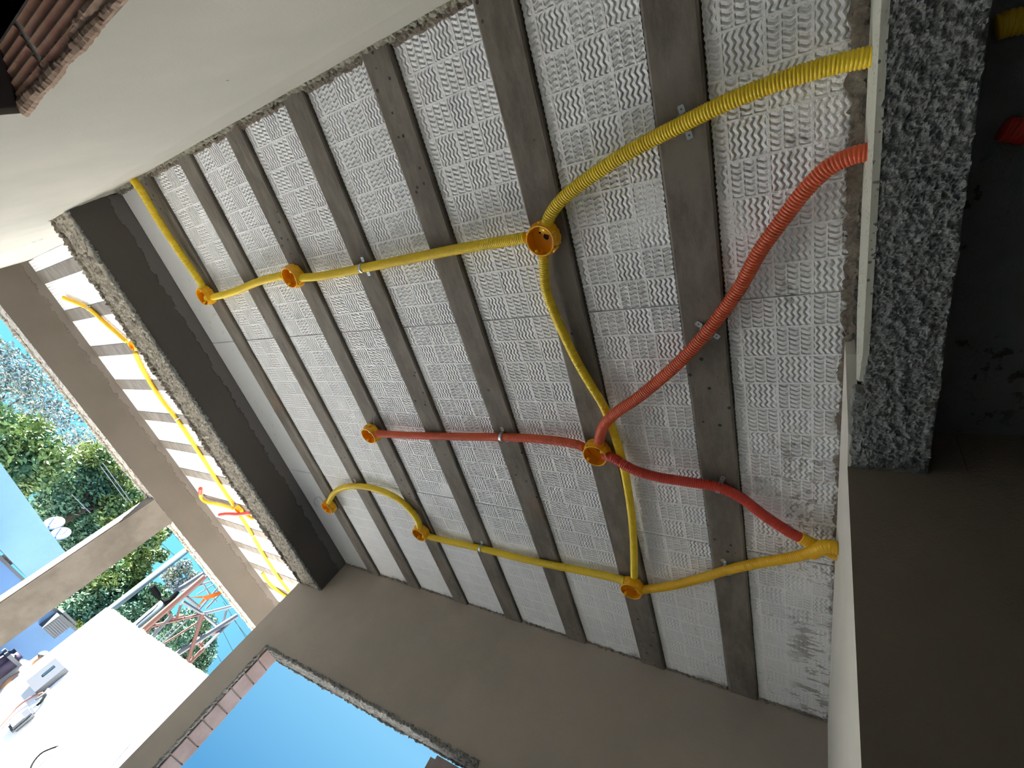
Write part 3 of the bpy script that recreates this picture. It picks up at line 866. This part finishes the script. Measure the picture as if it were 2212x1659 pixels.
def cable(pts, mat, r, label, d=0.05, nm='cable', cat='cable'):
    P = [onw(x_, y_, d) for x_, y_ in pts]; bm = bmesh.new(); sweep(bm, spline(P, 0.04), r, 8)
    return tag(obj(nm, fix(bm), mat, None, True, origin=P[0]), label, cat)
cable([(92, 1497), (70, 1505), (40, 1525), (15, 1552), (-10, 1580)], M['pink'], 0.016, 'brownish conduit curving away below the meter box')
cable([(105, 1488), (95, 1500), (78, 1512)], M['trim'], 0.02, 'short white pipe just under the meter box')
cable([(98, 1500), (90, 1514), (80, 1524)], M['cable'], 0.02, 'dark cable end hanging under the meter box')
cable([(125, 1612), (108, 1618), (88, 1628), (70, 1650), (60, 1680)], M['cable'], 0.012, 'thin bent cable low on the white boundary wall')
cable([(125, 1613), (112, 1628), (100, 1640), (75, 1665)], M['steel'], 0.010, 'pale wire beside the thin bent cable on the white wall')
cable([(288, 1600), (262, 1630), (238, 1659), (225, 1680)], M['steel'], 0.016, 'thin grey rod standing near the window wall corner', d=0.03, nm='rod', cat='rod')

# neighbour's blue house with parapet, recess and dishes
p1, p2 = at(142, 1195, y=12.5), at(40, 1062, y=10.7)
p2.z = p1.z
d = (p2-p1).normalized(); nrm = Vector((d.y, -d.x, 0))
if nrm.dot(-p1) < 0: nrm = -nrm
def slab_along(a, d, nrm, s0, s1, n0, n1, z0, z1):
    bm = bmesh.new()
    prism(bm, [a+d*s0+nrm*n0, a+d*s1+nrm*n0, a+d*s1+nrm*n1, a+d*s0+nrm*n1], (0, 0, 0.001))
    for v in bm.verts: v.co.z = z1 if v.co.z > a.z+0.0005 else z0
    return fix(bm)
hz = p1.z
house = thing('neighbour_house', 'light blue flat-roofed house behind the column on the left', 'house', (p1.x, p1.y, GZ))
A0 = Vector((p1.x, p1.y, p1.z))
obj('parapet', slab_along(A0, d, nrm, 0, 9, -0.2, 0, hz-0.62, hz), M['blue'], house)
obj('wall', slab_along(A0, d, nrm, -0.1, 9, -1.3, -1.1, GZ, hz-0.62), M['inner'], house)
obj('wall', slab_along(A0, d, nrm, 1.4, 9, -1.1, 1.3, GZ, hz-1.05), M['blue'], house)
obj('roof', slab_along(A0, d, nrm, 0.02, 9, -3.2, -0.21, hz-0.60, hz-0.50), M['blue'], house)
obj('trim_band', slab_along(A0, d, nrm, 0.3, 9, -0.95, -0.85, hz-0.98, hz-0.86), M['trim'], house)
bmw = slab_along(A0, d, nrm, 1.9, 2.3, -1.12, -1.02, hz-1.30, hz-0.95)
obj('window', bmw, M['blue_dark'], house)
bmw = slab_along(A0, d, nrm, 3.3, 3.9, -1.12, -1.0, hz-1.15, hz-0.75)
obj('window', bmw, M['pink'], house)
for (px_, py_, rr, lab) in [(117, 1129, 17.5, 'round white satellite dish, the upper of the two on the blue roof'), (131, 1152, 17, 'round white satellite dish nearer the column on the blue roof')]:
    c = at(px_, py_, y=12.9); r = rr/1021*(c-CAMP).dot(RZ)
    t = thing('satellite_dish', lab, 'satellite dish', (c.x, c.y, hz), 'satellite dishes on the blue roof')
    bm = bmesh.new()
    view = (CAMP-c).normalized(); tilt = (view*0.62-RY*0.80).normalized()
    q = tilt.to_track_quat('Z', 'Y').to_matrix(); prev = None
    for (rad, dz) in ((0.01, -r*.12), (r*.45, -r*.09), (r*.8, -r*.03), (r, 0), (r, -0.02), (r*.8, -r*.03-.02), (0.01, -r*.12-.02)):
        ring = [bm.verts.new(c+q@Vector((rad*cos(2*pi*k/28), rad*sin(2*pi*k/28), dz))) for k in range(28)]
        if prev:
            for k in range(28): bm.faces.new((prev[k], prev[(k+1) % 28], ring[(k+1) % 28], ring[k]))
        prev = ring
    obj('reflector', fix(bm), M['dish'], t, True)
    bm = bmesh.new(); sweep(bm, [c-tilt*r*.25, Vector((c.x+.02, c.y+.02, (c.z+hz)/2)), Vector((c.x, c.y, hz-0.02-0.5))], 0.03, 8)
    obj('mast', fix(bm), M['steel'], t)
    bm = bmesh.new(); foot = c - (q@Vector((0, 1, 0)))*r*.5; sweep(bm, [foot, c+tilt*r*.8], 0.015, 6)
    obj('feed_arm', fix(bm), M['steel'], t)

# blue boundary wall behind the column with an air conditioner
bw = bpy.data.objects.new('boundary_wall', None); COL.objects.link(bw)
struct(bw, 'light blue boundary wall beyond the white wall', 'wall')
bt = at(143, 1341, y=13.0).z
obj('wall_panel', boxes((4.0, 9.6, 13.0, 13.15, GZ, bt)), M['blue'], bw)
obj('coping', boxes((3.98, 9.62, 12.97, 13.18, bt-0.02, bt+0.03)), M['trim'], bw)
obj('lower_wall', boxes((4.0, 5.9, 12.6, 12.99, GZ, at(12, 1402, y=12.6).z-0.2)), M['blue_dark'], bw)
c = at(123, 1347, y=12.9)
t = thing('air_conditioner', 'small white louvred unit on the light blue boundary wall', 'air conditioner', (c.x, 12.9, c.z-0.2))
obj('casing', boxes((c.x-0.17, c.x+0.17, 12.76, 13.0, c.z-0.18, c.z+0.14)), M['trim'], t)
bm = bmesh.new()
for k in range(7): box(bm, c.x-0.15, c.x+0.15, 12.75, 12.762, c.z-0.16+k*0.035, c.z-0.145+k*0.035)
obj('louvre', fix(bm), M['steel'], t)
obj('hood', boxes((c.x-0.20, c.x+0.20, 12.70, 13.0, c.z+0.16, c.z+0.20)), M['trim'], t)

# poles
def pole(label, pts, r, mat, y, extra=None, name='pole', cat='pole'):
    P = [at(a, b, y=y) for a, b in pts]
    base = Vector((P[0].x, y, GZ)); top = P[-1]
    t = thing(name, label, cat, base)
    bm = bmesh.new(); sweep(bm, [Vector((P[0].x, y, GZ)), Vector((top.x, y, top.z))], [r*1.05, r], 14)
    obj('shaft', fix(bm), mat, t, True)
    return t, top
t, top = pole('tall pale blue pole rising beside the white boundary wall', [(238, 1314), (401, 1190)], 0.068, M['pole'], 11.5)
bm = bmesh.new(); sweep(bm, [top-Vector((0, 0, .02)), top+Vector((0, 0, 0.16))], [0.05, 0.03], 10); obj('cap', fix(bm), M['ribbon'], t)
t, top = pole('short cream street lamp pole with a dark lamp head', [(288, 1357), (352, 1303)], 0.075, M['pole'], 11.0, name='street_lamp', cat='street lamp')
bm = bmesh.new(); sweep(bm, [top, top+Vector((0.05, 0, 0.12)), top+Vector((0.02, 0, 0.30))], [0.08, 0.06, 0.04], 10); obj('neck', fix(bm), M['cable'], t)
h1 = at(345, 1292, y=11.0); h2 = at(328, 1266, y=11.0)
bm = bmesh.new(); sweep(bm, [h1, h1.lerp(h2, .3), h2], [0.03, 0.065, 0.06], 8); obj('lamp_head', fix(bm), M['cable'], t)

# lattice of steel: tall frame with braces
tw = thing('steel_lattice_mast', 'pink and white steel lattice frame behind the white boundary wall', 'lattice mast', tuple(at(400, 1400, y=10.5).xy)+(GZ,))
def bar(a, b, r, mat, y=10.5, y2=None, nm='brace', sides=6):
    P, Q = at(*a, y=y), at(*b, y=y2 or y); bm = bmesh.new(); sweep(bm, [P, Q], r, sides)
    obj(nm, fix(bm), mat, tw)
K_, S_ = M['pink'], M['steel']
bar((300, 1368), (443, 1245), 0.055, K_, 10.5, 10.3, 'post'); bar((352, 1392), (450, 1330), 0.02, K_, nm='post')
bar((374, 1418), (512, 1330), 0.05, S_, 10.2, 10.2, 'post'); bar((403, 1437), (438, 1326), 0.035, K_, 10.0)
bar((404, 1437), (441, 1400), 0.035, K_, 10.0); bar((440, 1401), (511, 1329), 0.03, S_, 10.0, 10.3, 'post')
bar((310, 1372), (358, 1315), 0.03, K_); bar((326, 1353), (437, 1326), 0.028, K_); bar((437, 1326), (500, 1310), 0.03, S_)
bar((395, 1300), (437, 1326), 0.035, S_); bar((401, 1288), (430, 1312), 0.035, S_); bar((400, 1288), (448, 1244), 0.03, S_)
bar((375, 1282), (440, 1240), 0.06, S_, 11.2, 11.2, 'post'); bar((393, 1277), (455, 1256), 0.02, S_); bar((437, 1326), (478, 1360), 0.03, S_)
bar((478, 1360), (489, 1318), 0.022, S_); bar((425, 1380), (478, 1363), 0.028, K_); bar((430, 1318), (470, 1270), 0.02, S_); bar((445, 1315), (478, 1280), 0.02, S_)
bar((322, 1382), (372, 1328), 0.035, S_); bar((330, 1383), (338, 1357), 0.03, S_); bar((380, 1340), (391, 1306), 0.022, K_)
bar((362, 1322), (380, 1345), 0.02, K_); bar((360, 1340), (395, 1330), 0.02, K_); bar((420, 1385), (430, 1330), 0.02, S_)
bar((440, 1262), (455, 1290), 0.014, S_); bar((425, 1285), (462, 1262), 0.012, S_); bar((430, 1252), (468, 1300), 0.012, S_); bar((350, 1390), (410, 1335), 0.012, S_)
bar((342, 1388), (400, 1330), 0.010, S_); bar((429, 1397), (440, 1385), 0.03, K_); bar((425, 1386), (440, 1403), 0.03, K_)

# overhead wires
WL = ['above the tall pale blue pole top', 'close under the porch beam edge', 'right of the lattice frame, nearest its lower end', 'right of the lattice frame, the middle one',
      'nearest the window wall corner', 'crossing just right of the pole cap', 'above the white wall end by the window wall']
for i, (a, b) in enumerate([((345, 1170), (430, 1250)), ((372, 1150), (470, 1260)), ((470, 1340), (520, 1440)), ((495, 1320), (545, 1400)), ((510, 1345), (560, 1410)), ((395, 1175), (480, 1290)), ((455, 1390), (490, 1450))]):
    P, Q = at(*a, y=24), at(*b, y=20); dd = (Q-P)
    bm = bmesh.new(); sweep(bm, [P-dd*0.3, P, Q, Q+dd*0.12], 0.009, 5)
    tag(obj('overhead_wire', fix(bm), M['cable'], None, origin=P), 'thin dark power line in the sky, %s' % WL[i], 'power line', 'overhead power lines')
for i, (a, b) in enumerate([((218, 1008), (275, 1085)), ((222, 1000), (286, 1088)), ((155, 1068), (195, 1108))]):
    P, Q = at(*a, y=13.2), at(*b, y=13.2); bm = bmesh.new(); sweep(bm, [P, Q], 0.007, 5)
    tag(obj('overhead_wire', fix(bm), M['steel'], None, origin=P), 'thin pale service line before the trees, %s' % ('upper left of the close pair', 'right one of the close pair', 'the single one nearer the dishes')[i], 'power line', 'pale service lines before the trees')

# ribbons tied under the fascia edge
def ribbon(c, label, w=0.05, L=0.32):
    P = at(*c, y=PY+0.21); bm = bmesh.new(); g = []
    for i in range(9):
        u = i/8; row = []
        for sgn in (-1, 1):
            row.append(bm.verts.new(P+Vector((sgn*w*(0.5+0.5*u)*0.5-u*0.16, 0.01*sin(u*7), -u*L+0.04))))
        g.append(row)
    for i in range(8): bm.faces.new((g[i][0], g[i][1], g[i+1][1], g[i+1][0]))
    for sgn in (-1, 1):
        a = bm.verts.new(P+Vector((sgn*w*.5-.16, 0.02, -L+0.04))); b = bm.verts.new(P+Vector((sgn*w*1.4-.22, 0.03, -L-0.10))); c_ = bm.verts.new(P+Vector((-.16, 0.02, -L+0.04)))
        bm.faces.new((a, b, c_))
    r = bmesh.ops.solidify(bm, geom=bm.faces[:], thickness=0.003)
    return tag(obj('ribbon', fix(bm), M['ribbon'], None, origin=P), label, 'ribbon')
ribbon((490, 1278), 'orange plastic strip hanging from the porch beam edge near the lattice frame', 0.08, 0.28)
ribbon((24, 690), 'small orange strip hanging under the porch beam at the left edge', 0.06, 0.10)

# ---- trees
def leaf_mat(name, a, b):
    mt = new_mat(name, a, 0.6, 0.3); k = N(mt)
    f = k.step(k.noise(2.3, 4, 0.7), 0.38, 0.62)
    k.color(k.mix(f, a, b))
    return mt
M['leaf_g'] = leaf_mat('green_leaves', (0.050, 0.110, 0.050), (0.15, 0.20, 0.05))
M['leaf_d'] = leaf_mat('dark_green_leaves', (0.028, 0.085, 0.060), (0.065, 0.13, 0.065))
M['leaf_b'] = leaf_mat('bluish_thin_leaves', (0.06, 0.10, 0.14), (0.12, 0.15, 0.11))
M['leaf_y'] = leaf_mat('yellow_green_leaves', (0.16, 0.20, 0.02), (0.26, 0.26, 0.05))
M['bark'] = rough_concrete('bark', (0.03, 0.025, 0.02), (0.05, 0.04, 0.03), 20, 0.02)
rt = random.Random(77)
def tree(label, blobs, y, mat, n=2600, leaf=0.075, dens=1.0, name='tree', cat='tree', group='trees beyond the porch', trunk=True, depth=1.0):
    """blobs: (px, py, px radius) of leaf masses standing at distance y"""
    cs = []
    for (a, b, rpx) in blobs:
        c = at(a, b, y=y+rt.uniform(-0.5, 0.5)); dpt = (c-CAMP).dot(RZ)
        cs.append((c, rpx/F*dpt))
    bx = sum(c.x for c, r in cs)/len(cs); low = min(c.z-r for c, r in cs)
    t = thing(name, label, cat, (bx, y, GZ), group)
    bm = bmesh.new(); tot = sum(r*r for c, r in cs)
    for c, r in cs:
        for _ in range(int(2.2*n*r*r/tot)):
            v = Vector((rt.gauss(0, 1), rt.gauss(0, 1), rt.gauss(0, 1))).normalized()*r*(rt.random()**0.45)
            v.y *= depth
            lump = 1+0.22*noise.noise((c+v)*1.7/max(r, .3))
            p = c+v*lump
            s = leaf*rt.uniform(0.35, 0.95); a = Vector((rt.gauss(0, 1), rt.gauss(0, 1), rt.gauss(0, .6))).normalized()
            b = a.cross(Vector((rt.gauss(0, 1), rt.gauss(0, 1), rt.gauss(0, 1)))).normalized()
            vs = [bm.verts.new(p+a*s), bm.verts.new(p+b*s*.45), bm.verts.new(p-a*s), bm.verts.new(p-b*s*.45)]
            bm.faces.new(vs)
    obj('foliage', bm, mat, t)
    if trunk:
        bm = bmesh.new()
        fork = Vector((bx, y, max(GZ+1.0, low)))
        sweep(bm, [Vector((bx, y, GZ)), fork], [0.13, 0.08], 9)
        for c, r in cs: sweep(bm, [fork-Vector((0, 0, .05)), fork.lerp(c, .5)+Vector((0, 0, .1)), c], [0.05, 0.025, 0.01], 6)
        obj('trunk', fix(bm), M['bark'], t)
    return t
tree('broad yellow-green tree at the far left edge above the blue house', [(20, 960, 75), (85, 1000, 60), (-60, 1010, 80), (30, 1040, 40), (-30, 930, 60)], 16, M['leaf_g'], 6500, 0.10)
tree('dark green tree behind the satellite dishes', [(150, 1060, 70), (210, 1100, 60), (120, 1110, 45), (225, 1150, 45), (170, 1160, 45)], 18, M['leaf_d'], 6500, 0.10)
tree('thin bluish bare-looking tree rising over the yellow-green one', [(60, 850, 60), (20, 800, 50), (115, 905, 50), (170, 960, 40), (-20, 760, 40)], 26, M['leaf_b'], 2600, 0.11)
tree('green tree with sunlit top close to the column left side', [(235, 1010, 42), (270, 1060, 35), (200, 985, 35), (295, 1090, 25), (250, 1100, 40)], 17, M['leaf_g'], 3600, 0.09)
tree('tall bushy tree just right of the column top', [(265, 1215, 45), (300, 1195, 38), (230, 1250, 45), (330, 1160, 24), (285, 1240, 35), (350, 1200, 14)], 15.5, M['leaf_g'], 5200, 0.085)
tree('dark bush between the column and the white wall corner', [(190, 1290, 48), (230, 1300, 40), (160, 1320, 38), (260, 1290, 40), (200, 1330, 30)], 15, M['leaf_d'], 4800, 0.08)
tree('brownish hedge mass behind the tall pale blue pole', [(300, 1300, 30), (330, 1285, 26), (280, 1335, 34), (320, 1320, 30), (355, 1300, 22), (340, 1340, 30)], 14.5, M['leaf_d'], 4200, 0.07)
tree('thin bluish tree near the top of the lattice frame', [(370, 1240, 20), (395, 1225, 18), (415, 1250, 18), (380, 1262, 18)], 22, M['leaf_b'], 1100, 0.09)
tree('bluish-green tree behind the lower half of the lattice frame', [(380, 1370, 36), (410, 1390, 36), (440, 1410, 28), (425, 1360, 24), (450, 1345, 18), (400, 1345, 30), (455, 1385, 14), (430, 1440, 20)], 16, M['leaf_d'], 3800, 0.075)
tree('yellow-green shrub tip beside the white wall corner', [(165, 1350, 10), (175, 1342, 9), (160, 1358, 9)], 14.6, M['leaf_y'], 500, 0.05, name='shrub', cat='shrub', group=None, trunk=True)
tree('small round tree crown touching the porch beam right of the column', [(358, 1150, 13), (345, 1163, 11)], 19, M['leaf_d'], 700, 0.07)

# ---- person with a cap and backpack on the street
def person():
    y = 12.0; hd = at(86, 1421, y=y); base = Vector((hd.x-0.05, y, GZ)); Ht = hd.z+0.12-GZ
    t = thing('person', 'person in a cap and white shirt carrying a dark backpack, at the left edge', 'person', base)
    k = Ht/1.72
    def P(x_, y_, z_): return Vector((base.x+x_*k, base.y+y_*k, GZ+z_*k))
    bm = bmesh.new()
    J = dict(pel=(P(0, 0, .95), .135), bel=(P(0, 0, 1.08), .125), che=(P(0.01, 0, 1.28), .15), nec=(P(.04, 0, 1.46), .06), hea=(P(.06, 0, 1.56), .085), top=(P(.07, 0, 1.66), .08),
             shl=(P(0, .17, 1.38), .065), ell=(P(-.05, .24, 1.12), .045), hal=(P(.05, .25, .90), .034), shr=(P(0, -.17, 1.38), .065), elr=(P(-.1, -.25, 1.13), .045), har=(P(.04, -.27, .92), .034),
             hil=(P(0, .09, .90), .095), knl=(P(.07, .10, .48), .065), anl=(P(.02, .10, .08), .045), tol=(P(.15, .11, .03), .035),
             hir=(P(0, -.09, .90), .095), knr=(P(-.02, -.10, .48), .065), anr=(P(-.14, -.10, .09), .045), tor=(P(-.02, -.11, .03), .035))
    names = list(J); vs = {n: bm.verts.new(J[n][0]) for n in names}
    for a, b in (('pel', 'bel'), ('bel', 'che'), ('che', 'nec'), ('nec', 'hea'), ('hea', 'top'), ('che', 'shl'), ('shl', 'ell'), ('ell', 'hal'), ('che', 'shr'), ('shr', 'elr'), ('elr', 'har'),
                 ('pel', 'hil'), ('hil', 'knl'), ('knl', 'anl'), ('anl', 'tol'), ('pel', 'hir'), ('hir', 'knr'), ('knr', 'anr'), ('anr', 'tor')): bm.edges.new((vs[a], vs[b]))
    bm.verts.index_update()
    me = bpy.data.meshes.new('body'); bm.to_mesh(me); bm.free()
    skin = new_mat('skin', (0.45, 0.24, 0.15), 0.6)
    o = link('body', me, skin, t)
    sk = o.modifiers.new('skin', 'SKIN'); sk.use_smooth_shade = True
    lay = me.skin_vertices[0].data
    for i, n in enumerate(names):
        r = J[n][1]*k; lay[i].radius = (r, r); lay[i].use_root = (n == 'pel')
    ss = o.modifiers.new('sub', 'SUBSURF'); ss.levels = 1; ss.render_levels = 2
    sh = bmesh.new(); sweep(sh, [P(0, 0, .90), P(0, 0, 1.08), P(.01, 0, 1.28), P(.02, 0, 1.42), P(.03, 0, 1.47)], [.155*k, .150*k, .175*k, .15*k, .07*k], 16)
    for s in (1, -1):
        sweep(sh, [P(0, s*.12, 1.40), P(0, s*.19, 1.36), P(-.04, s*.235, 1.18)], [.08*k, .075*k, .062*k], 10)
    obj('shirt', fix(sh), new_mat('white_shirt', (0.30, 0.33, 0.36), 0.8), t, True)
    pt = bmesh.new(); sweep(pt, [P(0, 0, .84), P(0, 0, .96)], [.155*k, .15*k], 16)
    for s, kx, ax in ((1, .07, .02), (-1, -.02, -.14)): sweep(pt, [P(0, s*.08, .92), P(kx, s*.10, .48), P(ax, s*.10, .11)], [.105*k, .078*k, .058*k], 10)
    obj('trousers', fix(pt), new_mat('blue_jeans', (0.10, 0.22, 0.40), 0.8), t, True)
    cp = bmesh.new(); bmesh.ops.create_uvsphere(cp, u_segments=16, v_segments=8, radius=.1*k, matrix=Matrix.Translation(P(.07, 0, 1.63)))
    for v in cp.verts:
        if v.co.z < P(0, 0, 1.62).z: v.co.z = P(0, 0, 1.62).z
    box(cp, P(.1, 0, 0).x, P(.24, 0, 0).x, P(0, -.06, 0).y, P(0, .06, 0).y, P(0, 0, 1.62).z, P(0, 0, 1.635).z)
    obj('cap', fix(cp), new_mat('grey_cap', (0.12, 0.14, 0.13), 0.8), t, True)
    bp = boxes((P(-.42, 0, 0).x, P(-.14, 0, 0).x, P(0, -.18, 0).y, P(0, .18, 0).y, P(0, 0, 1.0).z, P(0, 0, 1.48).z))
    bmesh.ops.bevel(bp, geom=bp.edges[:], offset=.07*k, segments=3, affect='EDGES')
    obj('backpack', bp, new_mat('dark_backpack', (0.05, 0.04, 0.07), 0.7), t, True)
    st = boxes((P(-.43, 0, 0).x, P(-.13, 0, 0).x, P(0, -.185, 0).y, P(0, .185, 0).y, P(0, 0, 1.36).z, P(0, 0, 1.41).z))
    obj('backpack_stripe', st, M['trim'], t)
person()
